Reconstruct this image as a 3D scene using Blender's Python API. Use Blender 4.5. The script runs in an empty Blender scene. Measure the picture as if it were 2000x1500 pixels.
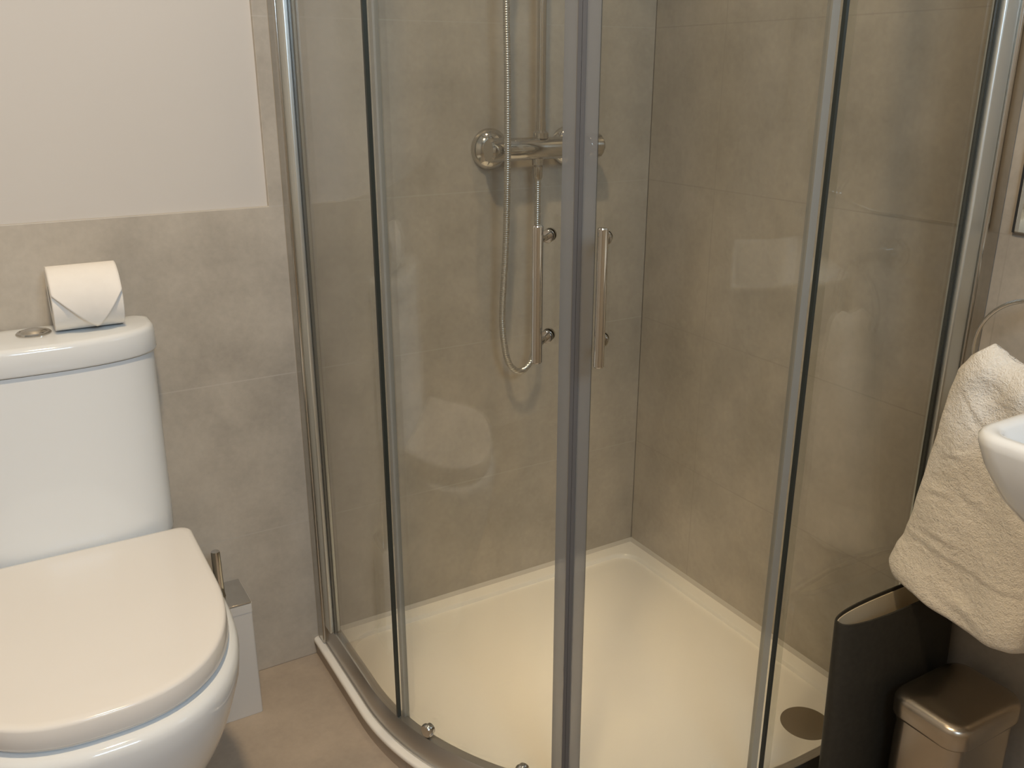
import bpy, bmesh, math, random
from mathutils import Vector, Matrix
random.seed(7)
C = bpy.context.scene.collection
S = bpy.context.scene
PI = math.pi

# ------------------------------------------------------------------ camera
F_PX, YAW, PITCH = 1756.73, 0.5284, 0.3324
CAM = Vector((-1.2348, -1.5388, 1.1131))
fwd = Vector((math.sin(YAW)*math.cos(PITCH), math.cos(YAW)*math.cos(PITCH), -math.sin(PITCH)))
rgt = Vector((math.cos(YAW), -math.sin(YAW), 0))
up = rgt.cross(fwd)
cd = bpy.data.cameras.new('camera')
cam = bpy.data.objects.new('camera', cd); C.objects.link(cam)
cd.sensor_fit = 'HORIZONTAL'; cd.sensor_width = 36.0; cd.lens = 36.0*F_PX/2000.0
cd.clip_start = 0.02
cam.matrix_world = Matrix(((rgt.x, up.x, -fwd.x, CAM.x), (rgt.y, up.y, -fwd.y, CAM.y), (rgt.z, up.z, -fwd.z, CAM.z), (0, 0, 0, 1)))
S.camera = cam

# ------------------------------------------------------------------ view, world
S.view_settings.view_transform = 'Standard'
S.view_settings.look = 'None'
S.view_settings.gamma = 1.0
S.view_settings.use_curve_mapping = False
S.view_settings.exposure = 0.08
S.cycles.transparent_max_bounces = 32
S.cycles.max_bounces = 10
S.cycles.diffuse_bounces = 5
S.cycles.glossy_bounces = 6
S.cycles.caustics_reflective = False
S.cycles.caustics_refractive = False
S.cycles.use_denoising = True
S.cycles.sample_clamp_indirect = 3.0

w = bpy.data.worlds.new('world'); S.world = w
w.use_nodes = True
w.node_tree.nodes['Background'].inputs[0].default_value = (0.62, 0.76, 1.0, 1)
w.node_tree.nodes['Background'].inputs[1].default_value = 1.0

# daylight coming through the window behind the camera
def area(name, loc, target, sx, sy, power, col):
    l = bpy.data.lights.new(name, 'AREA'); l.shape = 'RECTANGLE'; l.size = sx; l.size_y = sy
    l.energy = power; l.color = col
    o = bpy.data.objects.new(name, l); C.objects.link(o); o.location = loc
    d = Vector(target) - Vector(loc)
    o.rotation_euler = d.to_track_quat('-Z', 'Y').to_euler()
    return o
WIN = (-1.45, -0.65, 1.5, 2.2)     # x0, x1, z0, z1 in the wall behind the camera
Y_FRONT, X_LEFT, Z_CEIL = -2.35, -2.3, 2.4
area('daylight', ((WIN[0]+WIN[1])/2, Y_FRONT-0.16, (WIN[2]+WIN[3])/2), ((WIN[0]+WIN[1])/2, 0, (WIN[2]+WIN[3])/2 - 0.2),
     WIN[1]-WIN[0], WIN[3]-WIN[2], 25.0, (0.57, 0.78, 1.0))
LAMPS = [(-1.12, -1.10, 19.3, 165), (-0.44, -0.38, 1.08, 36)]     # x, y, power, beam angle; second lamp is added to brighten the tray
WARM = (1.0, 0.75, 0.46)

# ------------------------------------------------------------------ node helpers
class NT:
    def __init__(s, name):
        s.m = bpy.data.materials.new(name); s.m.use_nodes = True
        s.t = s.m.node_tree; s.t.nodes.clear()
        s.out = s.t.nodes.new('ShaderNodeOutputMaterial')
    def n(s, typ, **kw):
        nd = s.t.nodes.new(typ)
        for k, v in kw.items(): setattr(nd, k, v)
        return nd
    def l(s, a, b): s.t.links.new(a, b)
    def val(s, sock, v):
        if hasattr(v, 'links') or isinstance(v, bpy.types.NodeSocket): s.l(v, sock)
        else: sock.default_value = v
    def math(s, op, a, b=None, c=None):
        nd = s.n('ShaderNodeMath', operation=op)
        s.val(nd.inputs[0], a)
        if b is not None: s.val(nd.inputs[1], b)
        if c is not None: s.val(nd.inputs[2], c)
        return nd.outputs[0]
    def mixc(s, f, a, b):
        nd = s.n('ShaderNodeMix', data_type='RGBA')
        s.val(nd.inputs[0], f); s.val(nd.inputs[6], a); s.val(nd.inputs[7], b)
        return nd.outputs[2]
    def noise(s, vec, scale, detail=4, rough=0.55):
        nd = s.n('ShaderNodeTexNoise'); s.l(vec, nd.inputs['Vector'])
        nd.inputs['Scale'].default_value = scale; nd.inputs['Detail'].default_value = detail; nd.inputs['Roughness'].default_value = rough
        return nd.outputs['Fac']
    def ramp(s, f, stops):
        nd = s.n('ShaderNodeValToRGB'); s.l(f, nd.inputs[0])
        e = nd.color_ramp.elements
        while len(e) < len(stops): e.new(0.5)
        for i, (p, c) in enumerate(stops): e[i].position = p; e[i].color = (*c, 1) if len(c) == 3 else c
        return nd.outputs[0]
    def bsdf(s, col, rough, metal=0.0, spec=0.5, normal=None):
        b = s.n('ShaderNodeBsdfPrincipled')
        s.val(b.inputs['Base Color'], (*col, 1) if isinstance(col, tuple) and len(col) == 3 else col)
        s.val(b.inputs['Roughness'], rough); b.inputs['Metallic'].default_value = metal
        b.inputs['Specular IOR Level'].default_value = spec
        if normal is not None: s.l(normal, b.inputs['Normal'])
        s.l(b.outputs[0], s.out.inputs[0]); return b
    def bump(s, h, strength, dist):
        b = s.n('ShaderNodeBump'); s.l(h, b.inputs['Height']); b.inputs['Strength'].default_value = strength; b.inputs['Distance'].default_value = dist
        return b.outputs[0]

def m_plain(name, col, rough, metal=0.0, spec=0.5, noise=0.0, nscale=8):
    t = NT(name); co = t.n('ShaderNodeTexCoord').outputs['Object']
    f = t.noise(co, nscale)
    d = 0.5*noise
    c = t.ramp(f, [(0.3, tuple(max(0, x*(1-d)) for x in col)), (0.7, tuple(min(1, x*(1+d)) for x in col))])
    t.bsdf(c, rough, metal, spec); return t.m

def m_tile(name, base, along, joint, offset, grout, gmix=0.8, rough=0.38, var=0.22, zrow=0.3):
    """stone effect porcelain; rows every zrow in z, joints along the wall axis"""
    t = NT(name); co = t.n('ShaderNodeTexCoord').outputs['Object']
    sp = t.n('ShaderNodeSeparateXYZ'); t.l(co, sp.inputs[0])
    n1 = t.noise(co, 2.6, 6, 0.6); n2 = t.noise(co, 9.0, 5, 0.65); n3 = t.noise(co, 90.0, 3, 0.6)
    f = t.math('ADD', t.math('MULTIPLY', n1, 0.55), t.math('ADD', t.math('MULTIPLY', n2, 0.32), t.math('MULTIPLY', n3, 0.13)))
    dk = tuple(x*(1-var) for x in base); lt = tuple(x*(1+var) for x in base)
    c = t.ramp(f, [(0.32, dk), (0.5, base), (0.68, lt)])
    def line(sock, period, off, half):
        a = t.math('ADD', sock, off)
        m = t.math('PINGPONG', a, period/2.0)      # 0 at joints
        return t.math('LESS_THAN', m, half)
    g = None
    if along in ('x', 'y'):
        a = sp.outputs['X' if along == 'x' else 'Y']
        g = t.math('MAXIMUM', line(sp.outputs['Z'], zrow, 0.0, 0.0011), line(a, joint, offset, 0.0011))
    else:
        g = t.math('MAXIMUM', line(sp.outputs['X'], joint, offset, 0.0013), line(sp.outputs['Y'], zrow, 0.0, 0.0013))
    col = t.mixc(t.math('MULTIPLY', g, gmix), c, (*grout, 1))
    h = t.math('SUBTRACT', t.math('MULTIPLY', n2, 0.25), g)
    r = t.math('ADD', t.math('MULTIPLY', n2, 0.2), rough-0.1)
    t.bsdf(col, r, 0, 0.45, t.bump(h, 0.25, 0.002)); return t.m

def m_glass(name, tint=(0.916, 0.919, 0.900), film=0.007):
    t = NT(name)
    geo = t.n('ShaderNodeNewGeometry')
    ior = t.math('SUBTRACT', 1.52, t.math('MULTIPLY', geo.outputs['Backfacing'], 1.52-1/1.52))
    fr = t.n('ShaderNodeFresnel'); t.l(ior, fr.inputs['IOR'])
    tr = t.n('ShaderNodeBsdfTransparent'); tr.inputs[0].default_value = (*tint, 1)
    gl = t.n('ShaderNodeBsdfGlossy'); gl.inputs['Roughness'].default_value = 0.015; gl.inputs[0].default_value = (1, 1, 1, 1)
    mx = t.n('ShaderNodeMixShader'); t.l(fr.outputs[0], mx.inputs[0]); t.l(tr.outputs[0], mx.inputs[1]); t.l(gl.outputs[0], mx.inputs[2])
    # dried water film, streaked downwards
    co = t.n('ShaderNodeTexCoord').outputs['Object']
    mp = t.n('ShaderNodeMapping'); t.l(co, mp.inputs[0]); mp.inputs['Scale'].default_value = (9, 9, 1.6)
    nz = t.noise(mp.outputs[0], 1.0, 5, 0.6)
    ff = t.math('MULTIPLY', t.math('MAXIMUM', t.math('SUBTRACT', nz, 0.38), 0.0), film*6)
    df = t.n('ShaderNodeBsdfDiffuse'); df.inputs[0].default_value = (0.75, 0.77, 0.75, 1)
    m2 = t.n('ShaderNodeMixShader'); t.l(ff, m2.inputs[0]); t.l(mx.outputs[0], m2.inputs[1]); t.l(df.outputs[0], m2.inputs[2])
    t.l(m2.outputs[0], t.out.inputs[0]); return t.m

def m_clear_plastic(name, col, trans, rough=0.25):
    t = NT(name)
    tr = t.n('ShaderNodeBsdfTransparent'); tr.inputs[0].default_value = (*[0.4+0.6*x for x in col], 1)
    b = t.n('ShaderNodeBsdfPrincipled'); b.inputs['Base Color'].default_value = (*col, 1); b.inputs['Roughness'].default_value = rough
    mx = t.n('ShaderNodeMixShader'); mx.inputs[0].default_value = 1-trans
    t.l(tr.outputs[0], mx.inputs[1]); t.l(b.outputs[0], mx.inputs[2]); t.l(mx.outputs[0], t.out.inputs[0]); return t.m

def m_towel(name):
    t = NT(name); co = t.n('ShaderNodeTexCoord').outputs['Object']
    n1 = t.noise(co, 520, 2, 0.6); n2 = t.noise(co, 150, 3, 0.6); n3 = t.noise(co, 38, 3, 0.6)
    f = t.math('ADD', t.math('MULTIPLY', n1, 0.45), t.math('MULTIPLY', n2, 0.55))
    c = t.ramp(f, [(0.3, (0.78, 0.74, 0.66)), (0.75, (0.90, 0.87, 0.80))])
    b = t.bsdf(c, 0.95, 0, 0.1, t.bump(t.math('ADD', f, t.math('MULTIPLY', n3, 1.2)), 0.8, 0.005))
    b.inputs['Sheen Weight'].default_value = 0.3
    return t.m

def m_hose(name):
    t = NT(name); co = t.n('ShaderNodeTexCoord').outputs['Object']
    sp = t.n('ShaderNodeSeparateXYZ'); t.l(co, sp.inputs[0])
    wv = t.math('SINE', t.math('MULTIPLY', sp.outputs['Z'], 2*PI/0.004))
    t.bsdf((0.62, 0.61, 0.58), 0.28, 1.0, 0.5, t.bump(wv, 0.35, 0.0008)); return t.m

WALL_TILE = (0.47, 0.425, 0.36)
M = {
    'paint': m_plain('painted_plaster', (0.62, 0.585, 0.54), 0.55, noise=0.03, nscale=3),
    'ceil': m_plain('ceiling_paint', (0.80, 0.78, 0.74), 0.7, noise=0.02),
    'tile_x': m_tile('stone_tile_back', WALL_TILE, 'x', 1.2, 0.79, (0.52, 0.485, 0.43), 0.6, 0.36, 0.32),
    'tile_y': m_tile('stone_tile_side', WALL_TILE, 'y', 0.6, 0.204, (0.33, 0.30, 0.255), 0.4, 0.36, 0.32),
    'floor': m_tile('stone_tile_floor', (0.40, 0.335, 0.27), 'f', 0.6, 0.0, (0.28, 0.24, 0.20), 0.5, 0.42, 0.24, 0.6),
    'ceramic': m_plain('white_ceramic', (0.785, 0.81, 0.82), 0.08, spec=0.5, noise=0.01),
    'seat': m_plain('white_seat_plastic', (0.80, 0.775, 0.735), 0.14, spec=0.5, noise=0.01),
    'acrylic': m_plain('white_acrylic_stone', (0.88, 0.86, 0.81), 0.22, spec=0.5, noise=0.02),
    'white_plastic': m_plain('white_plastic', (0.62, 0.61, 0.59), 0.35, noise=0.02),
    'chrome': m_plain('chrome', (0.60, 0.575, 0.53), 0.10, 1.0, noise=0.02),
    'chrome_rail': m_plain('polished_aluminium', (0.50, 0.485, 0.45), 0.16, 1.0, noise=0.03),
    'satin': m_plain('satin_aluminium', (0.72, 0.74, 0.71), 0.36, 1.0, noise=0.03),
    'rail': m_plain('satin_rail', (0.60, 0.58, 0.55), 0.34, 1.0, noise=0.05),
    'steel': m_plain('brushed_steel', (0.48, 0.42, 0.34), 0.27, 1.0, noise=0.06, nscale=30),
    'gasket': m_plain('dark_gasket', (0.025, 0.03, 0.026), 0.4, noise=0.05),
    'magnet': m_plain('grey_magnet_strip', (0.10, 0.10, 0.105), 0.35, noise=0.05),
    'black': m_plain('black_rubber', (0.02, 0.02, 0.02), 0.5, noise=0.05),
    'leather': m_plain('charcoal_leatherette', (0.026, 0.024, 0.019), 0.55, spec=0.35, noise=0.3, nscale=120),
    'cream': m_plain('cream_lining', (0.72, 0.62, 0.44), 0.6, noise=0.08),
    'paper': m_plain('tissue_paper', (0.86, 0.83, 0.78), 0.9, spec=0.1, noise=0.03, nscale=60),
    'card': m_plain('cardboard', (0.33, 0.28, 0.22), 0.85, spec=0.1, noise=0.1),
    'silicone': m_plain('white_silicone', (0.60, 0.57, 0.52), 0.4, noise=0.03),
    'towel': m_towel('white_terry'),
    'hose': m_hose('ribbed_chrome_hose'),
    'glass': m_glass('shower_glass'),
    'seal': m_clear_plastic('clear_seal', (0.36, 0.36, 0.355), 0.62, 0.4),
    'seal_light': m_clear_plastic('clear_edge_seal', (0.52, 0.52, 0.49), 0.6, 0.4),
    'mirror': m_plain('mirror_silver', (0.86, 0.87, 0.86), 0.02, 1.0),
    'wood': m_plain('painted_joinery', (0.72, 0.70, 0.66), 0.4, noise=0.02),
}

# ------------------------------------------------------------------ mesh helpers
def obj(name, bm, mat, parent=None, smooth=35, bevel=None, label=None, sub=0):
    bmesh.ops.remove_doubles(bm, verts=bm.verts, dist=1e-6)
    bmesh.ops.recalc_face_normals(bm, faces=bm.faces)
    base = Vector((0, 0, 0))
    p = parent
    while p is not None:
        base += Vector(p.location); p = p.parent
    if parent is not None: bmesh.ops.translate(bm, verts=bm.verts, vec=-base)
    me = bpy.data.meshes.new(name); bm.to_mesh(me); bm.free()
    if smooth:
        for f in me.polygons: f.use_smooth = True
        me.set_sharp_from_angle(angle=math.radians(smooth))
    me.materials.append(mat)
    o = bpy.data.objects.new(name, me); C.objects.link(o)
    if parent is not None: o.parent = parent
    if bevel:
        b = o.modifiers.new('bevel', 'BEVEL'); b.width = bevel; b.segments = 3; b.limit_method = 'ANGLE'
        b.angle_limit = math.radians(40)
    if sub:
        s = o.modifiers.new('sub', 'SUBSURF'); s.levels = sub; s.render_levels = sub
    if label: o['label'] = label
    return o

def thing(name, label, cat, loc, group=None):
    o = bpy.data.objects.new(name, None); C.objects.link(o); o.location = loc; o.empty_display_size = 0.05
    o['label'] = label; o['category'] = cat
    if group: o['group'] = group
    return o

def tag(o, label, cat, group=None):
    o['label'] = label; o['category'] = cat
    if group: o['group'] = group
    return o

def struct(name, bm, mat, **k):
    o = obj(name, bm, mat, **k); o['kind'] = 'structure'; return o

def box(bm, x0, x1, y0, y1, z0, z1):
    v = [bm.verts.new((x, y, z)) for x in (x0, x1) for y in (y0, y1) for z in (z0, z1)]
    for f in ((0, 1, 3, 2), (4, 6, 7, 5), (0, 4, 5, 1), (2, 3, 7, 6), (0, 2, 6, 4), (1, 5, 7, 3)):
        bm.faces.new([v[i] for i in f])
    return bm

def B(*a):
    return box(bmesh.new(), *a)

def loft(bm, rings, cap0=True, cap1=True, closed=True):
    R = [[bm.verts.new(p) for p in r] for r in rings]
    n = len(R[0])
    for a, b in zip(R[:-1], R[1:]):
        for i in range(n if closed else n-1):
            j = (i+1) % n
            bm.faces.new((a[i], a[j], b[j], b[i]))
    if cap0: bm.faces.new(R[0])
    if cap1: bm.faces.new(R[-1])
    return bm

def tube(bm, pts, r, n=16, caps=True):
    pts = [Vector(p) for p in pts]
    rs = r if isinstance(r, (list, tuple)) else [r]*len(pts)
    rings = []; u = None
    for i, p in enumerate(pts):
        t = (pts[min(i+1, len(pts)-1)] - pts[max(i-1, 0)]).normalized()
        if u is None:
            u = t.cross(Vector((0, 0, 1)))
            if u.length < 1e-3: u = t.cross(Vector((0, 1, 0)))
        u = (u - t*u.dot(t)).normalized(); v = t.cross(u)
        rings.append([p + (u*math.cos(2*PI*k/n) + v*math.sin(2*PI*k/n))*rs[i] for k in range(n)])
    return loft(bm, rings, caps, caps)

def lathe(bm, origin, axis, prof, n=40, cap0=True, cap1=True):
    """prof: list of (radius, distance along axis)"""
    o = Vector(origin); a = Vector(axis).normalized()
    u = a.cross(Vector((0, 0, 1)))
    if u.length < 1e-3: u = a.cross(Vector((0, 1, 0)))
    u.normalize(); v = a.cross(u)
    rings = [[o + a*d + (u*math.cos(2*PI*k/n) + v*math.sin(2*PI*k/n))*max(r, 1e-5) for k in range(n)] for r, d in prof]
    return loft(bm, rings, cap0, cap1)

def smoothpath(ctrl, n=12):
    P = [Vector(p) for p in ctrl]; out = []
    P = [2*P[0]-P[1]] + P + [2*P[-1]-P[-2]]
    for i in range(1, len(P)-2):
        for k in range(n):
            t = k/n; a, b, c, d = P[i-1], P[i], P[i+1], P[i+2]
            out.append(0.5*((2*b) + (c-a)*t + (2*a-5*b+4*c-d)*t*t + (-a+3*b-3*c+d)*t**3))
    out.append(P[-2]); return out

def rrect(x0, x1, y0, y1, r, z, n=8):
    pts = []
    for cx, cy, a0 in ((x1-r, y1-r, 0), (x0+r, y1-r, 90), (x0+r, y0+r, 180), (x1-r, y0+r, 270)):
        for k in range(n+1):
            a = math.radians(a0 + 90*k/n); pts.append((cx + r*math.cos(a), cy + r*math.sin(a), z))
    return pts

def dshape(cx, a, yb, ym, yf, ex, z, ab=None, rb=0.02, n=44, nb=6):
    """flat back at yb, straight sides to ym, superellipse nose reaching yf"""
    pts = []
    for k in range(n+1):
        t = PI*k/n
        c, s = math.cos(t), math.sin(t)
        pts.append((cx + a*math.copysign(abs(c)**(2/ex), c), ym + (yf-ym)*abs(s)**(2/ex), z))
    # back-left corner then back-right corner
    a = ab or a
    for k in range(nb+1):
        t = PI + (PI/2)*k/nb*1.0
        pts.append((cx - a + rb + rb*math.cos(PI - (PI/2)*k/nb), yb - rb + rb*math.sin(PI - (PI/2)*k/nb), z))
    for k in range(nb+1):
        pts.append((cx + a - rb + rb*math.cos(PI/2 - (PI/2)*k/nb), yb - rb + rb*math.sin(PI/2 - (PI/2)*k/nb), z))
    return pts

# quadrant path: 800 x 800 tray, 550 radius, corner of the room at the origin
TS, TR = 0.80, 0.55
QC = -(TS-TR)
def quad(inset, na=48, ns=6, y0=0.0, x1=0.0):
    """points with outward normals from the back wall round to the right wall"""
    r = TR-inset; out = []
    for k in range(ns): out.append(((-TS+inset, y0 + (QC-y0)*k/ns), (-1, 0)))
    for k in range(na+1):
        t = PI + (PI/2)*k/na
        out.append(((QC + r*math.cos(t), QC + r*math.sin(t)), (math.cos(t), math.sin(t))))
    for k in range(1, ns+1): out.append(((QC + (x1-QC)*k/ns, -TS+inset), (0, -1)))
    return out
def arc(r, a0, a1, n=40):
    return [((QC + r*math.cos(math.radians(a0+(a1-a0)*k/n)), QC + r*math.sin(math.radians(a0+(a1-a0)*k/n))),
             (math.cos(math.radians(a0+(a1-a0)*k/n)), math.sin(math.radians(a0+(a1-a0)*k/n)))) for k in range(n+1)]
def sweep(path, section):
    """section: closed list of (outward offset, z)"""
    return loft(bmesh.new(), [[(p[0]+nv[0]*o, p[1]+nv[1]*o, z) for o, z in section] for p, nv in path])

# ------------------------------------------------------------------ the room
struct('floor', B(X_LEFT, 0.1, Y_FRONT, 0.1, -0.06, 0.0), M['floor'], smooth=0)
struct('ceiling', B(X_LEFT, 0.1, Y_FRONT, 0.1, Z_CEIL, Z_CEIL+0.06), M['ceil'], smooth=0)
TT = 0.009      # tile thickness standing proud of the plaster
struct('wall_back', B(X_LEFT, 0.1, TT, 0.1, 0, Z_CEIL), M['paint'], smooth=0)
struct('wall_right', B(TT, 0.1, Y_FRONT, TT, 0, Z_CEIL), M['paint'], smooth=0)
struct('wall_left', B(X_LEFT-0.1, X_LEFT, Y_FRONT-0.1, 0.1, 0, Z_CEIL), M['paint'], smooth=0)
wf = bmesh.new()
box(wf, X_LEFT, WIN[0], Y_FRONT-0.1, Y_FRONT, 0, Z_CEIL)
box(wf, WIN[1], 0.1, Y_FRONT-0.1, Y_FRONT, 0, Z_CEIL)
box(wf, WIN[0], WIN[1], Y_FRONT-0.1, Y_FRONT, 0, WIN[2])
box(wf, WIN[0], WIN[1], Y_FRONT-0.1, Y_FRONT, WIN[3], Z_CEIL)
struct('wall_front', wf, M['paint'], smooth=0)
# window frame behind the camera
wb = bmesh.new(); fw = 0.05
box(wb, WIN[0], WIN[0]+fw, Y_FRONT-0.08, Y_FRONT-0.03, WIN[2], WIN[3])
box(wb, WIN[1]-fw, WIN[1], Y_FRONT-0.08, Y_FRONT-0.03, WIN[2], WIN[3])
box(wb, WIN[0]+fw, WIN[1]-fw, Y_FRONT-0.08, Y_FRONT-0.03, WIN[2], WIN[2]+fw)
box(wb, WIN[0]+fw, WIN[1]-fw, Y_FRONT-0.08, Y_FRONT-0.03, WIN[3]-fw, WIN[3])
struct('window_1', wb, M['wood'], smooth=0)
# tile cladding: half height dado on the left, full height inside the shower
DADO = 0.9
XT, YT = -0.8144, -0.787
tb = bmesh.new()
vb = [(X_LEFT, 0), (0, 0), (0, Z_CEIL), (XT, Z_CEIL), (XT, DADO), (X_LEFT, DADO)]
loft(tb, [[(x, 0.0, z) for x, z in vb], [(x, TT, z) for x, z in vb]])
struct('trim_1', tb, M['tile_x'], smooth=0, bevel=0.0012)
tr_ = bmesh.new()
vr = [(0, 0), (Y_FRONT, 0), (Y_FRONT, Z_CEIL), (0, Z_CEIL)]
loft(tr_, [[(0.0, y, z) for y, z in vr], [(TT, y, z) for y, z in vr]])
struct('trim_2', tr_, M['tile_y'], smooth=0, bevel=0.0012)

# recessed ceiling lamps; the one over the shower is an unseen added light
for i, (lx, ly, pw, beam) in enumerate(LAMPS):
    t = thing('ceiling_downlight', ['round recessed ceiling lamp in the middle of the white ceiling', 'added unseen ceiling lamp brightening the shower tray'][i],
              'ceiling lamp', (lx, ly, Z_CEIL), 'recessed ceiling lamps')
    obj('trim_ring', lathe(bmesh.new(), (lx, ly, Z_CEIL), (0, 0, -1), [(0.066, 0.0), (0.080, 0.0), (0.080, 0.006), (0.072, 0.010), (0.066, 0.006)], cap0=False, cap1=False), M['chrome'], t)
    l = bpy.data.lights.new('downlight_lamp', 'AREA'); l.shape = 'DISK'; l.size = 0.13; l.energy = pw; l.color = WARM; l.spread = math.radians(beam)
    o = bpy.data.objects.new('downlight_lamp', l); C.objects.link(o); o.location = (lx, ly, Z_CEIL-0.008)

# ------------------------------------------------------------------ shower tray
ZT = 0.038
tray = thing('shower_tray', 'white quadrant shower tray with raised rim in the tiled corner', 'shower tray', (-0.4, -0.4, 0))
def qring(inset, z, wall=0.0):
    p = [(x, y, z) for (x, y), n in quad(inset, y0=-wall, x1=-wall)]
    return p + [(-wall, -wall, z)]
def qring_r(inset, z, wall, rc=0.05, n=8):
    p = [(x, y, z) for (x, y), nn in quad(inset, y0=-wall-rc, x1=-wall-rc)]
    # rounded corners near the walls
    def corner(c, a0):
        return [(c[0]+rc*math.cos(math.radians(a0-90*k/n)), c[1]+rc*math.sin(math.radians(a0-90*k/n)), z) for k in range(n+1)]
    p2 = p + [(-wall, -TS+inset+0.0, z)][:0]
    # end corner (right wall, front)
    e = []
    for k in range(n+1):
        a = math.radians(-90 + 90*k/n); e.append((-wall-rc+rc*math.cos(a), -TS+inset+rc+rc*math.sin(a), z))
    b = []
    for k in range(n+1):
        a = math.radians(0 + 90*k/n); b.append((-wall-rc+rc*math.cos(a), -wall-rc+rc*math.sin(a), z))
    s = []
    for k in range(n+1):
        a = math.radians(90 + 90*k/n); s.append((-TS+inset+rc+rc*math.cos(a), -wall-rc+rc*math.sin(a), z))
    return p + e + b + s
rings = [qring_r(0.0012, 0.0285, 0.0, 0.004), qring_r(0.0, 0.030, 0.0, 0.004), qring_r(0.0, ZT-0.004, 0.0, 0.004), qring_r(0.0012, ZT-0.001, 0.0, 0.004), qring_r(0.004, ZT, 0.0, 0.004),
         qring_r(0.052, ZT, 0.034, 0.05), qring_r(0.055, ZT-0.002, 0.037, 0.05), qring_r(0.057, ZT-0.010, 0.039, 0.05), qring_r(0.061, ZT-0.014, 0.043, 0.05), qring_r(0.067, ZT-0.0152, 0.049, 0.05), qring_r(0.12, ZT-0.0165, 0.10, 0.05)]
obj('basin_floor', loft(bmesh.new(), rings), M['acrylic'], tray, smooth=50)
obj('plinth', sweep(quad(0.004, x1=0.0), [(0, 0.0), (0, 0.028), (-0.03, 0.028), (-0.03, 0.0)]), M['floor'], tray, label='stone coloured plinth under the tray rim')
obj('waste_cover', lathe(bmesh.new(), (-0.128, -0.672, ZT-0.0168), (0, 0, 1), [(0.050, 0.0), (0.056, 0.003), (0.054, 0.006), (0.03, 0.009), (0.0, 0.010)], cap1=False), M['steel'], tray, label='round dark metal waste cover')
sil = bmesh.new()
loft(sil, [[(-0.764, -0.0, ZT-0.002), (-0.764, -0.007, ZT), (-0.764, -0.0, ZT+0.007)], [(-0.0, -0.0, ZT-0.002), (-0.005, -0.007, ZT), (-0.0, -0.0, ZT+0.007)]])
loft(sil, [[(-0.0, -0.0, ZT-0.002), (-0.007, -0.005, ZT), (-0.0, -0.0, ZT+0.007)], [(0.0, -0.764, ZT-0.002), (-0.007, -0.764, ZT), (0.0, -0.764, ZT+0.007)]])
obj('sealant', sil, M['silicone'], tray)

# ------------------------------------------------------------------ shower enclosure
H_TOP = 1.90
enc = thing('shower_enclosure', 'curved clear glass quadrant shower enclosure with two chrome handled sliding doors', 'shower enclosure', (-0.62, -0.62, ZT))
ZR = ZT          # rail sits on the tray rim
def rail_section(z0, h):
    return [(0.007, z0), (0.007, z0+0.003), (0.0045, z0+0.0045), (-0.002, z0+h-0.002), (-0.0035, z0+h), (-0.018, z0+h), (-0.020, z0+h-0.003), (-0.020, z0)]
obj('bottom_rail', sweep(quad(0.020, y0=-0.004, x1=-0.004), rail_section(ZR+0.0005, 0.040)), M['rail'], enc, label='curved polished bottom rail')
obj('top_rail', sweep(quad(0.018, y0=-0.004, x1=-0.004), [(0.004, H_TOP), (0.004, H_TOP+0.045), (-0.045, H_TOP+0.045), (-0.045, H_TOP)]), M['chrome_rail'], enc)
Z0G, Z1G = ZR+0.036, H_TOP+0.01
GT = 0.006
def glass_bm(path):
    return sweep(path, [(GT/2, Z0G), (GT/2, Z1G), (-GT/2, Z1G), (-GT/2, Z0G)])
A_FIX0, A_FIX1 = 191.0, 260.3
gi = 0.026
Rg = TR-gi
left_path = [((-TS+gi, -0.02 + (QC+0.02)*k/6), (-1, 0)) for k in range(6)] + arc(Rg, 180, A_FIX0, 10)
right_path = arc(Rg, A_FIX1, 270, 10) + [((QC + (-0.02-QC)*k/6, -TS+gi), (0, -1)) for k in range(1, 7)]
gl = obj('fixed_panel', glass_bm(left_path), M['glass'], enc, label='clear fixed glass panel beside the toilet')
gr = obj('fixed_panel', glass_bm(right_path), M['glass'], enc, label='clear fixed glass panel beside the basin')
# wall channels: outer polished channel, inner satin adjuster, dark gasket line
def ab(side, a0, a1, o0, o1, z0, z1):
    """box along the wall-side straight: a = distance from the wall, o = distance outside the tray edge (negative is inside)"""
    if side == 'l': return B(-TS-o1, -TS-o0, -a1, -a0, z0, z1)
    return B(-a1, -a0, -TS-o1, -TS-o0, z0, z1)
for s, pan, lab in (('l', gl, 'left'), ('r', gr, 'right')):
    ch = obj('wall_channel', ab(s, 0.0005, 0.034, -0.040, -0.010, ZT+0.0005, H_TOP+0.045), M['chrome_rail'], enc, bevel=0.004)
    obj('adjuster_profile', ab(s, 0.034, 0.066, -0.036, -0.015, ZR+0.041, H_TOP), M['satin'], ch, bevel=0.003)
    obj('gasket', ab(s, 0.066, 0.070, -0.0290, -0.0226, ZR+0.041, H_TOP), M['gasket'], ch)
# vertical seals on the free edges of the fixed panels
obj('edge_seal', sweep(arc(Rg, A_FIX0-0.1, A_FIX0+0.32, 3), [(0.0033, Z0G+0.005), (0.0033, H_TOP), (-0.0033, H_TOP), (-0.0033, Z0G+0.005)]), M['gasket'], gl, label='dark edge seal')
obj('edge_seal', sweep(arc(Rg, A_FIX1-0.32, A_FIX1+0.1, 3), [(0.0033, Z0G+0.005), (0.0033, H_TOP), (-0.0033, H_TOP), (-0.0033, Z0G+0.005)]), M['gasket'], gr, label='dark edge seal')
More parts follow.
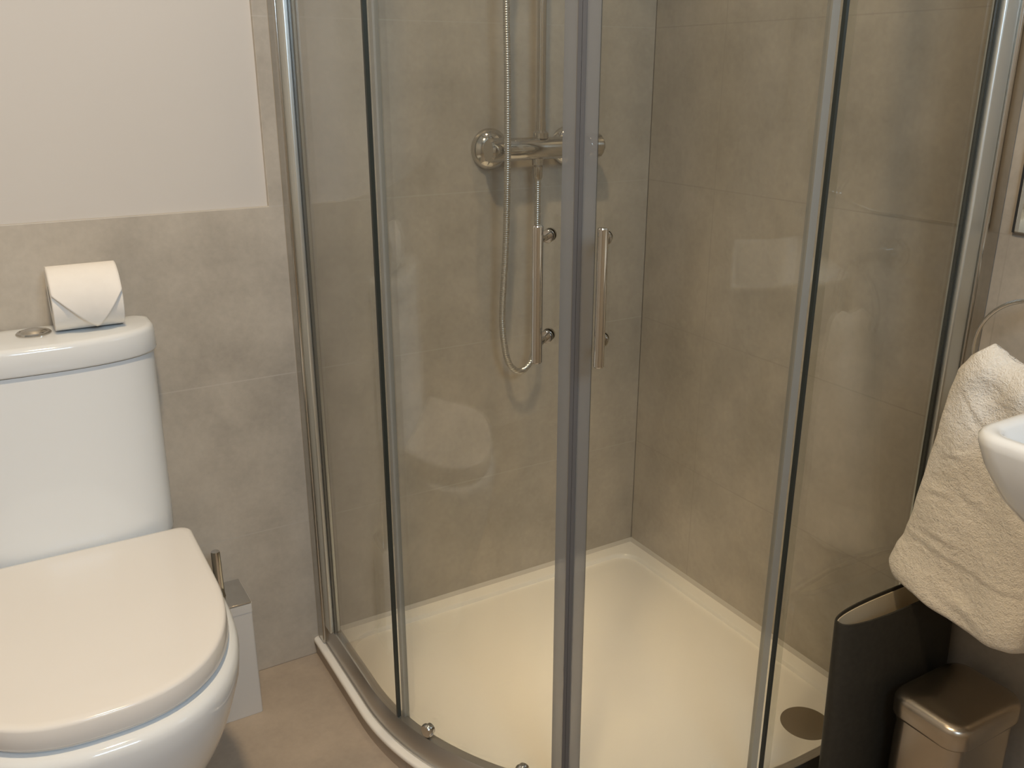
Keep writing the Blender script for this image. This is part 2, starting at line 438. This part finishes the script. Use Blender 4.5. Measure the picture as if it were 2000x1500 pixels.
# sliding doors
RD = 0.511
A_MID = 226.3
for a0, a1, ha, sgn, lab in ((188.5, A_MID-2.0, 222.1, -1, 'left'), (A_MID+2.0, 263.0, 230.1, 1, 'right')):
    d = obj('door', sweep(arc(RD, a0, a1, 36), [(GT/2, ZR+0.016), (GT/2, Z1G), (-GT/2, Z1G), (-GT/2, ZR+0.016)]), M['glass'], enc, label='curved sliding glass door, the %s of the pair' % lab)
    # meeting seal: clear fin with grey magnet strip
    e0 = a1 if sgn < 0 else a0
    obj('clear_seal', sweep(arc(RD, e0-0.35+(0 if sgn < 0 else -1.25), e0+0.35+(1.25 if sgn < 0 else 0), 4), [(0.0055, ZR+0.018), (0.0055, H_TOP), (-0.0055, H_TOP), (-0.0055, ZR+0.018)]), M['seal'], d)
    m0 = A_MID-0.56 if sgn < 0 else A_MID+0.02
    obj('magnet_strip', sweep(arc(RD, m0, m0+0.54, 3), [(0.007, ZR+0.018), (0.007, H_TOP), (-0.007, H_TOP), (-0.007, ZR+0.018)]), M['magnet'], d)
    # light rear edge seal, seen beside the fixed panel
    r0 = (A_FIX0+0.2, A_FIX0+1.0) if sgn < 0 else (A_FIX1-1.6, A_FIX1-0.4)
    obj('rear_seal', sweep(arc(RD+0.002, r0[0], r0[1], 3), [(0.0045, ZR+0.03), (0.0045, H_TOP), (-0.0052, H_TOP), (-0.0052, ZR+0.03)]), M['seal_light'], d)
    # bar handle on two posts
    hb = bmesh.new()
    n = Vector((math.cos(math.radians(ha)), math.sin(math.radians(ha)), 0)); c0 = Vector((QC, QC, 0))
    z0, z1 = 0.770, 0.942
    hp = c0 + n*(RD+0.050)
    lathe(hb, hp + Vector((0, 0, z0)), (0, 0, 1), [(0.0, 0), (0.0055, 0), (0.0066, 0.0015), (0.0066, z1-z0-0.0015), (0.0055, z1-z0), (0.0, z1-z0)], 24, False, False)
    for z in (z0+0.022, z1-0.020):
        q = c0 + Vector((0, 0, z))
        tube(hb, [q + n*(RD+GT/2), q + n*(RD+0.047)], 0.0042, 16)
        lathe(hb, q + n*(RD+GT/2), n, [(0.0085, 0), (0.0085, 0.004), (0.0075, 0.0055), (0.0, 0.0055)], 24, True, False)
        lathe(hb, q + n*(RD-GT/2), -n, [(0.0085, 0), (0.0085, 0.004), (0.0075, 0.0075), (0.0, 0.0085)], 24, True, False)
    obj('handle', hb, M['chrome'], d, label='round chrome bar handle')
    # release knob of the bottom roller
    for ka in ((199.2, 219.0) if sgn < 0 else (234.0, 252.5)):
        kb = bmesh.new()
        n = Vector((math.cos(math.radians(ka)), math.sin(math.radians(ka)), 0)); tg = Vector((-n.y, n.x, 0))
        q = c0 + n*(RD+GT/2) + Vector((0, 0, 0.092))
        lathe(kb, q, n, [(0.009, 0), (0.009, 0.006), (0.012, 0.007), (0.012, 0.011), (0.010, 0.014), (0.0, 0.0145)], 24, True, False)
        obj('roller_knob', kb, M['chrome'], d)

# ------------------------------------------------------------------ mixer shower
mx = thing('mixer_shower', 'chrome bar mixer shower with riser pipe and looped hose on the tiled wall', 'shower', (-0.295, 0.0, 0.98))
ZV = 0.980; YV = -0.055
vb_ = bmesh.new()
lathe(vb_, (-0.385, YV, ZV), (1, 0, 0), [(0.0, 0.0), (0.019, 0.0), (0.0205, 0.003), (0.0205, 0.177), (0.019, 0.180), (0.0, 0.180)], 32, False, False)
for fx in (-0.372, -0.222):
    tube(vb_, [(fx, -0.012, ZV), (fx, YV, ZV)], 0.015, 20)
body = obj('valve_body', vb_, M['chrome'], mx)
for fx in (-0.388, -0.212):
    obj('wall_flange', lathe(bmesh.new(), (fx, -0.0005, ZV-0.002), (0, -1, 0), [(0.038, 0.0), (0.038, 0.008), (0.036, 0.012), (0.028, 0.022), (0.018, 0.026), (0.0, 0.026)], 40, True, False), M['chrome'], mx)
for x0, dx, kr in ((-0.387, -1, 0.0215), (-0.203, 1, 0.0235)):
    kb = lathe(bmesh.new(), (x0, YV, ZV), (dx, 0, 0), [(0.0, 0.0), (kr-0.0015, 0.0), (kr, 0.003), (kr, 0.028), (kr-0.003, 0.032), (0.0, 0.033)], 32, False, False)
    obj('control_knob', kb, M['chrome'], mx)
rb = bmesh.new()
XR = -0.306
lathe(rb, (XR, YV, ZV+0.018), (0, 0, 1), [(0.0, 0), (0.0145, 0), (0.0145, 0.010), (0.0095, 0.014), (0.0095, 0.03), (0.0, 0.03)], 24, False, False)
tube(rb, [(XR, YV, ZV+0.03), (XR, YV, 1.82)], 0.0085, 20)
tube(rb, [(XR, -0.001, 1.80), (XR, YV, 1.80)], 0.010, 16)
obj('riser_pipe', rb, M['chrome'], mx)
ob = bmesh.new()
lathe(ob, (-0.312, YV, ZV-0.018), (0, 0, -1), [(0.0, 0), (0.011, 0), (0.011, 0.012), (0.008, 0.014), (0.0095, 0.016), (0.0095, 0.034), (0.0075, 0.040), (0.0, 0.040)], 24, False, False)
obj('hose_outlet', ob, M['chrome'], mx)
hp = smoothpath([(-0.312, YV, ZV-0.055), (-0.312, YV, 0.86), (-0.3125, YV, 0.74), (-0.314, YV-0.002, 0.63), (-0.322, YV-0.004, 0.572), (-0.350, YV-0.005, 0.546), (-0.378, YV-0.005, 0.566),
                 (-0.391, YV-0.005, 0.62), (-0.3935, YV-0.005, 0.68), (-0.392, YV-0.016, 0.80), (-0.3945, YV-0.027, 0.92), (-0.396, YV-0.031, 1.0), (-0.396, YV-0.031, 1.10), (-0.397, YV-0.031, 1.30), (-0.380, YV-0.04, 1.46), (-0.352, YV-0.061, 1.53)], 14)
obj('shower_hose', tube(bmesh.new(), hp, 0.0062, 14), M['hose'], mx, label='ribbed chrome hose')
hs = bmesh.new()
tube(hs, [(-0.306, YV, 1.60), (-0.335, YV-0.05, 1.60)], 0.014, 16)
tube(hs, [(-0.35, YV-0.062, 1.52), (-0.345, YV-0.066, 1.62), (-0.335, YV-0.075, 1.70)], [0.010, 0.012, 0.016], 18)
lathe(hs, (-0.333, YV-0.07, 1.72), (0.1, -0.9, -0.45), [(0.0, -0.012), (0.03, -0.010), (0.05, 0.0), (0.05, 0.010), (0.0, 0.014)], 32, False, False)
obj('handset', hs, M['chrome'], mx)

# ------------------------------------------------------------------ toilet
CX = -1.207
toi = thing('toilet', 'white close-coupled toilet with closed lid against the half-tiled wall', 'toilet', (CX, -0.3, 0))
def dl(spec):
    return loft(bmesh.new(), [dshape(*s) for s in spec])
# pan: pedestal swelling into the bowl
obj('pan', dl([
    (CX, 0.106, -0.03, -0.20, -0.40, 2.4, 0.0005), (CX, 0.108, -0.03, -0.20, -0.405, 2.4, 0.006), (CX, 0.104, -0.03, -0.21, -0.41, 2.4, 0.05), (CX, 0.108, -0.03, -0.23, -0.435, 2.4, 0.10),
    (CX, 0.124, -0.025, -0.26, -0.470, 2.35, 0.15, 0.112), (CX, 0.147, -0.02, -0.29, -0.518, 2.3, 0.20, 0.12), (CX, 0.166, -0.015, -0.31, -0.550, 2.3, 0.25, 0.126), (CX, 0.179, -0.012, -0.32, -0.574, 2.35, 0.30, 0.13),
    (CX, 0.187, -0.010, -0.325, -0.588, 2.45, 0.345, 0.132), (CX, 0.1885, -0.010, -0.325, -0.591, 2.5, 0.370, 0.132), (CX, 0.1875, -0.010, -0.325, -0.590, 2.5, 0.378, 0.132), (CX, 0.184, -0.012, -0.325, -0.586, 2.5, 0.3845, 0.130), (CX, 0.176, -0.015, -0.325, -0.577, 2.5, 0.3875, 0.125)]),
    M['ceramic'], toi, smooth=60)
cis = obj('cistern', dl([
    (CX+0.004, 0.140, -0.006, -0.09, -0.135, 3.0, 0.3878), (CX+0.004, 0.152, -0.006, -0.088, -0.148, 3.0, 0.394), (CX+0.004, 0.158, -0.006, -0.085, -0.152, 2.9, 0.41), (CX+0.004, 0.160, -0.006, -0.080, -0.149, 2.8, 0.45),
    (CX+0.004, 0.163, -0.006, -0.070, -0.141, 2.7, 0.55), (CX+0.004, 0.167, -0.006, -0.055, -0.1305, 2.6, 0.66), (CX+0.004, 0.169, -0.006, -0.05, -0.1295, 2.6, 0.701)]),
    M['ceramic'], toi, smooth=60)
lid = obj('cistern_lid', dl([
    (CX+0.004, 0.170, -0.005, -0.05, -0.130, 2.6, 0.7025), (CX+0.004, 0.1725, -0.004, -0.05, -0.134, 2.6, 0.7032), (CX+0.004, 0.1735, -0.004, -0.05, -0.136, 2.6, 0.706), (CX+0.004, 0.1725, -0.004, -0.05, -0.136, 2.6, 0.735),
    (CX+0.004, 0.1710, -0.0055, -0.05, -0.1345, 2.6, 0.7395), (CX+0.004, 0.168, -0.009, -0.05, -0.131, 2.6, 0.7425), (CX+0.004, 0.163, -0.014, -0.05, -0.125, 2.6, 0.7437), (CX+0.004, 0.08, -0.03, -0.05, -0.09, 2.6, 0.7443)]),
    M['ceramic'], toi, smooth=60)
bt = bmesh.new()
lathe(bt, (CX+0.008, -0.055, 0.7438), (0, 0, 1), [(0.0, 0.0), (0.0245, 0.0), (0.0245, 0.002), (0.0225, 0.004), (0.020, 0.0042), (0.0195, 0.0035), (0.014, 0.0065), (0.0, 0.0078)], 40, False, False)
obj('flush_button', bt, M['chrome'], lid, label='round chrome flush button')
obj('seat', dl([(CX-0.001, 0.166, -0.160, -0.33, -0.565, 2.5, 0.3885), (CX-0.001, 0.172, -0.158, -0.33, -0.570, 2.5, 0.3892), (CX-0.001, 0.173, -0.157, -0.33, -0.571, 2.5, 0.3925), (CX-0.001, 0.171, -0.159, -0.33, -0.569, 2.5, 0.3945)]), M['seat'], toi, smooth=60)
obj('seat_lid', dl([(CX-0.001, 0.1755, -0.158, -0.33, -0.574, 2.5, 0.3950), (CX-0.001, 0.1770, -0.156, -0.33, -0.576, 2.5, 0.3956), (CX-0.001, 0.1785, -0.155, -0.33, -0.578, 2.5, 0.399), (CX-0.001, 0.1775, -0.155, -0.33, -0.577, 2.5, 0.4215),
    (CX-0.001, 0.1765, -0.156, -0.33, -0.576, 2.5, 0.4245), (CX-0.001, 0.1740, -0.159, -0.33, -0.573, 2.5, 0.4262), (CX-0.001, 0.168, -0.165, -0.33, -0.566, 2.5, 0.4268), (CX-0.001, 0.10, -0.22, -0.33, -0.47, 2.4, 0.4275)]), M['seat'], toi, smooth=60)
for sx in (-1, 1):
    obj('hinge', lathe(bmesh.new(), (CX + sx*0.075, -0.146, 0.3885), (0, 0, 1), [(0.011, 0), (0.011, 0.012), (0.009, 0.016), (0.0, 0.017)], 20, True, False), M['chrome'], toi)

# ------------------------------------------------------------------ toilet roll on the cistern
RX0, RX1, RY, RR = -1.170, -1.073, -0.052, 0.0475
RZ = 0.7446 + RR
roll = thing('toilet_roll', 'white toilet roll with its end folded to a point, lying on the cistern', 'toilet roll', ((RX0+RX1)/2, RY, 0.7446))
rbm = bmesh.new()
N = 56
def ringx(x, r): return [(x, RY + r*math.cos(2*PI*k/N), RZ + r*math.sin(2*PI*k/N)) for k in range(N)]
loft(rbm, [ringx(RX0, 0.021), ringx(RX0, RR-0.001), ringx(RX0+0.001, RR), ringx(RX1-0.001, RR), ringx(RX1, RR-0.001), ringx(RX1, 0.021), ringx(RX0, 0.021)], False, False)
obj('paper', rbm, M['paper'], roll)
cb = bmesh.new()
loft(cb, [ringx(RX0+0.001, 0.0208), ringx(RX1-0.001, 0.0208), ringx(RX1-0.001, 0.0192), ringx(RX0+0.001, 0.0192), ringx(RX0+0.001, 0.0208)], False, False)
obj('cardboard_core', cb, M['card'], roll, label='cardboard core')
fb = bmesh.new(); ns_, nf = 24, 28
rows = []
for i in range(ns_+1):
    s = i/ns_
    tip = 0.60
    k = s/tip if s < tip else (1-s)/(1-tip)
    pe = math.radians(163 + 68*k)
    col = []
    for j in range(nf+1):
        a = math.radians(75) + (pe-math.radians(75))*j/nf
        r = RR + 0.0006 + 0.0042*(j/nf)**3
        col.append((RX0+0.0005 + (RX1-RX0-0.001)*s, RY + r*math.cos(a), RZ + r*math.sin(a)))
    rows.append(col)
V = [[fb.verts.new(p) for p in c] for c in rows]
for i in range(ns_):
    for j in range(nf): fb.faces.new((V[i][j], V[i+1][j], V[i+1][j+1], V[i][j+1]))
fo = obj('folded_end', fb, M['paper'], roll)
sm = fo.modifiers.new('thickness', 'SOLIDIFY'); sm.thickness = 0.0014; sm.offset = 1.0

# ------------------------------------------------------------------ toilet brush and holder
HX0, HX1, HY0, HY1 = -1.028, -0.939, -0.122, -0.033
hold = thing('toilet_brush_holder', 'square white toilet brush holder on the floor beside the toilet', 'brush holder', ((HX0+HX1)/2, (HY0+HY1)/2, 0))
hbm = loft(bmesh.new(), [rrect(HX0, HX1, HY0, HY1, 0.004, 0.0005, 4), rrect(HX0, HX1, HY0, HY1, 0.004, 0.230, 4), rrect(HX0+0.003, HX1-0.003, HY0+0.003, HY1-0.003, 0.003, 0.230, 4), rrect(HX0+0.003, HX1-0.003, HY0+0.003, HY1-0.003, 0.003, 0.006, 4)])
obj('body', hbm, M['white_plastic'], hold)
obj('rim_band', loft(bmesh.new(), [rrect(HX0-0.0008, HX1+0.0008, HY0-0.0008, HY1+0.0008, 0.0045, 0.2140, 4), rrect(HX0-0.0008, HX1+0.0008, HY0-0.0008, HY1+0.0008, 0.0045, 0.2305, 4), rrect(HX0+0.0002, HX1-0.0002, HY0+0.0002, HY1-0.0002, 0.004, 0.2305, 4), rrect(HX0+0.0002, HX1-0.0002, HY0+0.0002, HY1-0.0002, 0.004, 0.2140, 4), rrect(HX0-0.0008, HX1+0.0008, HY0-0.0008, HY1+0.0008, 0.0045, 0.2140, 4)], False, False), M['white_plastic'], hold)
br = thing('toilet_brush', 'toilet brush with upright chrome handle standing in the square white holder', 'toilet brush', (-0.982, -0.0775, 0.01))
obj('cap_plate', B(HX0+0.0005, HX1-0.0005, HY0+0.0005, HY1-0.0005, 0.2308, 0.2342), M['chrome'], br, bevel=0.001)
obj('handle', lathe(bmesh.new(), (-0.982, -0.0775, 0.234), (0, 0, 1), [(0.0095, 0.0), (0.0085, 0.004), (0.008, 0.008), (0.008, 0.087), (0.007, 0.090), (0.0, 0.0905)], 24, True, False), M['chrome'], br, label='chrome handle')
bb = bmesh.new()
tube(bb, [(-0.982, -0.0775, 0.05), (-0.982, -0.0775, 0.2308)], 0.005, 12)
lathe(bb, (-0.982, -0.0775, 0.012), (0, 0, 1), [(0.01, 0.0), (0.030, 0.01), (0.033, 0.03), (0.030, 0.07), (0.01, 0.08)], 24)
obj('brush_head', bb, M['white_plastic'], br)

# ------------------------------------------------------------------ mirror on the right wall
mir = thing('wall_mirror', 'rectangular frameless mirror standing on the tile ledge of the right wall', 'mirror', (0.004, -1.2, 0.905))
obj('mirror_glass', B(-0.006, -0.0005, -1.62, -0.812, 0.9045, 1.75), M['mirror'], mir, bevel=0.002)
obj('backing_edge', B(-0.0045, -0.0005, -0.812, -0.8085, 0.9045, 1.75), M['black'], mir, label='dark mirror edge')

# ------------------------------------------------------------------ wash basin
BY1, BX0, BZ = -1.058, -0.445, 0.787
BY0 = BY1-0.46
bas = thing('wash_basin', 'white rectangular wall-hung wash basin with rounded corner', 'wash basin', (-0.2, (BY0+BY1)/2, BZ-0.17))
def br_(ins, z, r, x1=-0.0005, isn=None):
    return rrect(BX0+ins, x1, BY0+ins, BY1-ins, r, z, 8)
rs = [br_(0.15, BZ-0.170, 0.05), br_(0.125, BZ-0.167, 0.06), br_(0.095, BZ-0.152, 0.06), br_(0.065, BZ-0.128, 0.055), br_(0.038, BZ-0.100, 0.05), br_(0.018, BZ-0.068, 0.042), br_(0.006, BZ-0.035, 0.036),
      br_(0.0015, BZ-0.014, 0.032), br_(0.001, BZ-0.006, 0.031), br_(0.004, BZ-0.001, 0.030), br_(0.008, BZ, 0.028), br_(0.014, BZ-0.0005, 0.026, -0.10), br_(0.019, BZ-0.005, 0.024, -0.105), br_(0.026, BZ-0.03, 0.03, -0.11), br_(0.045, BZ-0.075, 0.05, -0.13), br_(0.08, BZ-0.105, 0.06, -0.15), br_(0.14, BZ-0.115, 0.04, -0.18)]
obj('bowl', loft(bmesh.new(), rs), M['ceramic'], bas, smooth=60)
tp = bmesh.new()
lathe(tp, (-0.055, (BY0+BY1)/2, BZ-0.0005), (0, 0, 1), [(0.025, 0), (0.025, 0.004), (0.02, 0.008), (0.019, 0.10), (0.016, 0.115), (0.0, 0.118)], 28, True, False)
tube(tp, [(-0.055, (BY0+BY1)/2, BZ+0.075), (-0.10, (BY0+BY1)/2, BZ+0.085), (-0.155, (BY0+BY1)/2, BZ+0.075)], 0.011, 18)
tube(tp, [(-0.055, (BY0+BY1)/2, BZ+0.115), (-0.10, (BY0+BY1)/2, BZ+0.135)], 0.005, 12)
obj('tap', tp, M['chrome'], bas, label='chrome mixer tap')

# ------------------------------------------------------------------ towel on its ring
rg = thing('towel_ring', 'slim chrome towel ring on the tiled wall beside the basin', 'towel ring', (-0.004, -0.925, 0.8445))
rm = bmesh.new()
lathe(rm, (-0.0005, -0.925, 0.8445), (-1, 0, 0), [(0.024, 0), (0.024, 0.006), (0.009, 0.01), (0.009, 0.126), (0.0, 0.128)], 28, True, False)
obj('wall_mount', rm, M['chrome'], rg)
tr2 = bmesh.new()
RC = Vector((-0.120, -0.928, 0.770)); rr_ = 0.0745
pts = [RC + Vector((0, rr_*math.cos(2*PI*k/48), rr_*math.sin(2*PI*k/48))) for k in range(49)]
tube(tr2, pts, 0.0028, 12, False)
obj('ring', tr2, M['chrome'], rg)

def lerp(tab, t):
    for (a, va), (b, vb) in zip(tab[:-1], tab[1:]):
        if t <= b: 
            u = (t-a)/(b-a); u = u*u*(3-2*u)*0.5 + u*0.5
            return va + (vb-va)*u
    return tab[-1][1]
tw = bmesh.new()
NT_, NS_ = 110, 120
YL = [(0, -0.808), (0.03, -0.796), (0.07, -0.791), (0.14, -0.797), (0.20, -0.806), (0.32, -0.815), (0.5, -0.824), (0.68, -0.833), (0.80, -0.838), (0.90, -0.845), (0.96, -0.858), (1.0, -0.874)]
YR = [(0, -1.005), (0.2, -1.012), (0.5, -1.02), (0.8, -1.01), (0.95, -1.0), (1.0, -0.99)]
ZTOP = [(0, 0.772), (0.10, 0.781), (0.2, 0.776), (0.36, 0.764), (0.5, 0.763), (0.7, 0.764), (1.0, 0.75)]
ZBOT = [(0, 0.398), (0.10, 0.393), (0.25, 0.389), (0.42, 0.380), (0.62, 0.371), (0.8, 0.369), (0.93, 0.373), (1.0, 0.38)]
rings = []
for i in range(NT_+1):
    t = i/NT_
    th = math.sqrt(max(0.0, 1-((t-0.92)/0.08)**2)) if t > 0.92 else 1.0
    tb_ = math.sqrt(max(0.0, 1-((0.04-t)/0.04)**2)) if t < 0.04 else 1.0
    half = (0.024 + 0.010*math.exp(-((t-0.06)/0.10)**2) + 0.006*math.sin(PI*t)) * max(th, 0.05) * max(tb_, 0.25)
    ring = []
    for k in range(NS_):
        a = 2*PI*k/NS_
        c, s_ = math.cos(a), math.sin(a)
        u = 0.5 - 0.5*math.copysign(abs(c)**0.62, c)     # 0 at shower side, 1 at basin side
        w_ = math.copysign(abs(s_)**0.62, s_)
        y = lerp(YL, t) + (lerp(YR, t)-lerp(YL, t))*u
        z = lerp(ZBOT, u) + (lerp(ZTOP, u)-lerp(ZBOT, u))*t
        # soft hanging folds, deeper at the foot, and gathers below the ring
        fold = 0.0035*math.sin(u*8.0 + 0.9*math.sin(t*4)) * (1.1-t) + 0.0022*math.sin(u*15+2.1+2.5*t) + 0.0016*math.sin(t*19+u*5+0.6*math.sin(u*9))
        fold += 0.004*math.exp(-((t-0.88-0.1*(u-0.3))/0.05)**2)*math.sin(u*13)
        for cu, ct, su, st_, sl, am in ((0.25, 0.62, 0.10, 0.012, 0.25, 0.0035), (0.34, 0.80, 0.12, 0.014, -0.3, 0.004), (0.18, 0.45, 0.09, 0.012, 0.2, 0.003), (0.45, 0.50, 0.12, 0.015, -0.2, 0.003), (0.30, 0.30, 0.12, 0.012, 0.1, 0.0025), (0.5, 0.88, 0.10, 0.012, 0.35, 0.004), (0.6, 0.1, 0.12, 0.02, -0.1, 0.004)):
            dt = t - ct - sl*(u-cu)
            fold += 0.55*am*math.exp(-((u-cu)/su)**2)*(math.exp(-(dt/st_)**2) - 0.7*math.exp(-((dt+1.8*st_)/st_)**2))
        # woven band near the hem
        band = -0.0010*math.exp(-((t-0.215-0.02*u)/0.009)**2) + 0.0012*math.exp(-((t-0.24-0.02*u)/0.010)**2)
        x = -0.125 - w_*half - (fold+band)*max(th, 0.2)*(1 if w_ > 0 else 0.3)*abs(w_)
        ring.append((x, y, z))
    rings.append(ring)
loft(tw, rings)
towel = tag(obj('hand_towel', tw, M['towel'], smooth=80), 'thick white terry hand towel hanging beside the wash basin', 'towel')

# ------------------------------------------------------------------ slim waste bin
wbx = thing('waste_bin', 'slim oval charcoal waste bin with cream lining beside the shower', 'waste bin', (-0.143, -0.833, 0))
def oval(cx, cy, a, b, z, ex=2.6, n=64):
    return [(cx + a*math.copysign(abs(math.cos(2*PI*k/n))**(2/ex), math.cos(2*PI*k/n)), cy + b*math.copysign(abs(math.sin(2*PI*k/n))**(2/ex), math.sin(2*PI*k/n)), z) for k in range(n)]
WCX, WCY, WZ = -0.143, -0.820, 0.370
LY = WCY-0.014     # the foot stands a little further out than the rim
obj('body', loft(bmesh.new(), [oval(WCX, LY, 0.1350, 0.027, 0.0005), oval(WCX, LY, 0.1360, 0.028, 0.004), oval(WCX, WCY, 0.1325, 0.0245, WZ-0.003), oval(WCX, WCY, 0.1315, 0.0235, WZ), oval(WCX, WCY, 0.1290, 0.021, WZ), oval(WCX, WCY, 0.1290, 0.021, WZ-0.012), oval(WCX, LY, 0.1310, 0.024, 0.006)]), M['leather'], wbx, smooth=50)
obj('lining', loft(bmesh.new(), [oval(WCX, WCY, 0.1287, 0.0207, WZ-0.005), oval(WCX, LY, 0.1305, 0.0236, 0.0075), oval(WCX, LY, 0.1290, 0.022, 0.0065), oval(WCX, LY, 0.1272, 0.0205, 0.009), oval(WCX, WCY, 0.1275, 0.0195, WZ-0.005), oval(WCX, WCY, 0.1287, 0.0207, WZ-0.005)], False, False), M['cream'], wbx, smooth=50, label='cream lining')

# ------------------------------------------------------------------ pedal bin
pb = thing('pedal_bin', 'small rectangular brushed steel pedal bin under the towel', 'pedal bin', (-0.13, -0.92, 0))
PX0, PX1, PY0, PY1, PZ = -0.206, -0.045, -0.986, -0.866, 0.262
def pr(i, z, r): return rrect(PX0+i, PX1-i, PY0+i, PY1-i, r, z, 8)
obj('body', loft(bmesh.new(), [pr(0.006, 0.0008, 0.026), pr(0.006, 0.222, 0.026), pr(0.009, 0.222, 0.024), pr(0.009, 0.004, 0.024)]), M['steel'], pb)
obj('base_ring', loft(bmesh.new(), [pr(0.003, 0.0005, 0.028), pr(0.003, 0.016, 0.028), pr(0.0058, 0.016, 0.026), pr(0.0058, 0.0005, 0.026), pr(0.003, 0.0005, 0.028)], False, False), M['black'], pb)
obj('lid', loft(bmesh.new(), [pr(0.004, 0.2245, 0.027), pr(0.0005, 0.2265, 0.029), pr(0.0, 0.230, 0.030), pr(0.0, PZ-0.012, 0.030), pr(0.002, PZ-0.006, 0.029), pr(0.006, PZ-0.0025, 0.026), pr(0.014, PZ, 0.02), pr(0.05, PZ+0.0005, 0.004)]), M['steel'], pb, smooth=60)
obj('pedal', B(PX0-0.022, PX0+0.012, -0.94, -0.91, 0.008, 0.014), M['black'], pb, bevel=0.002)
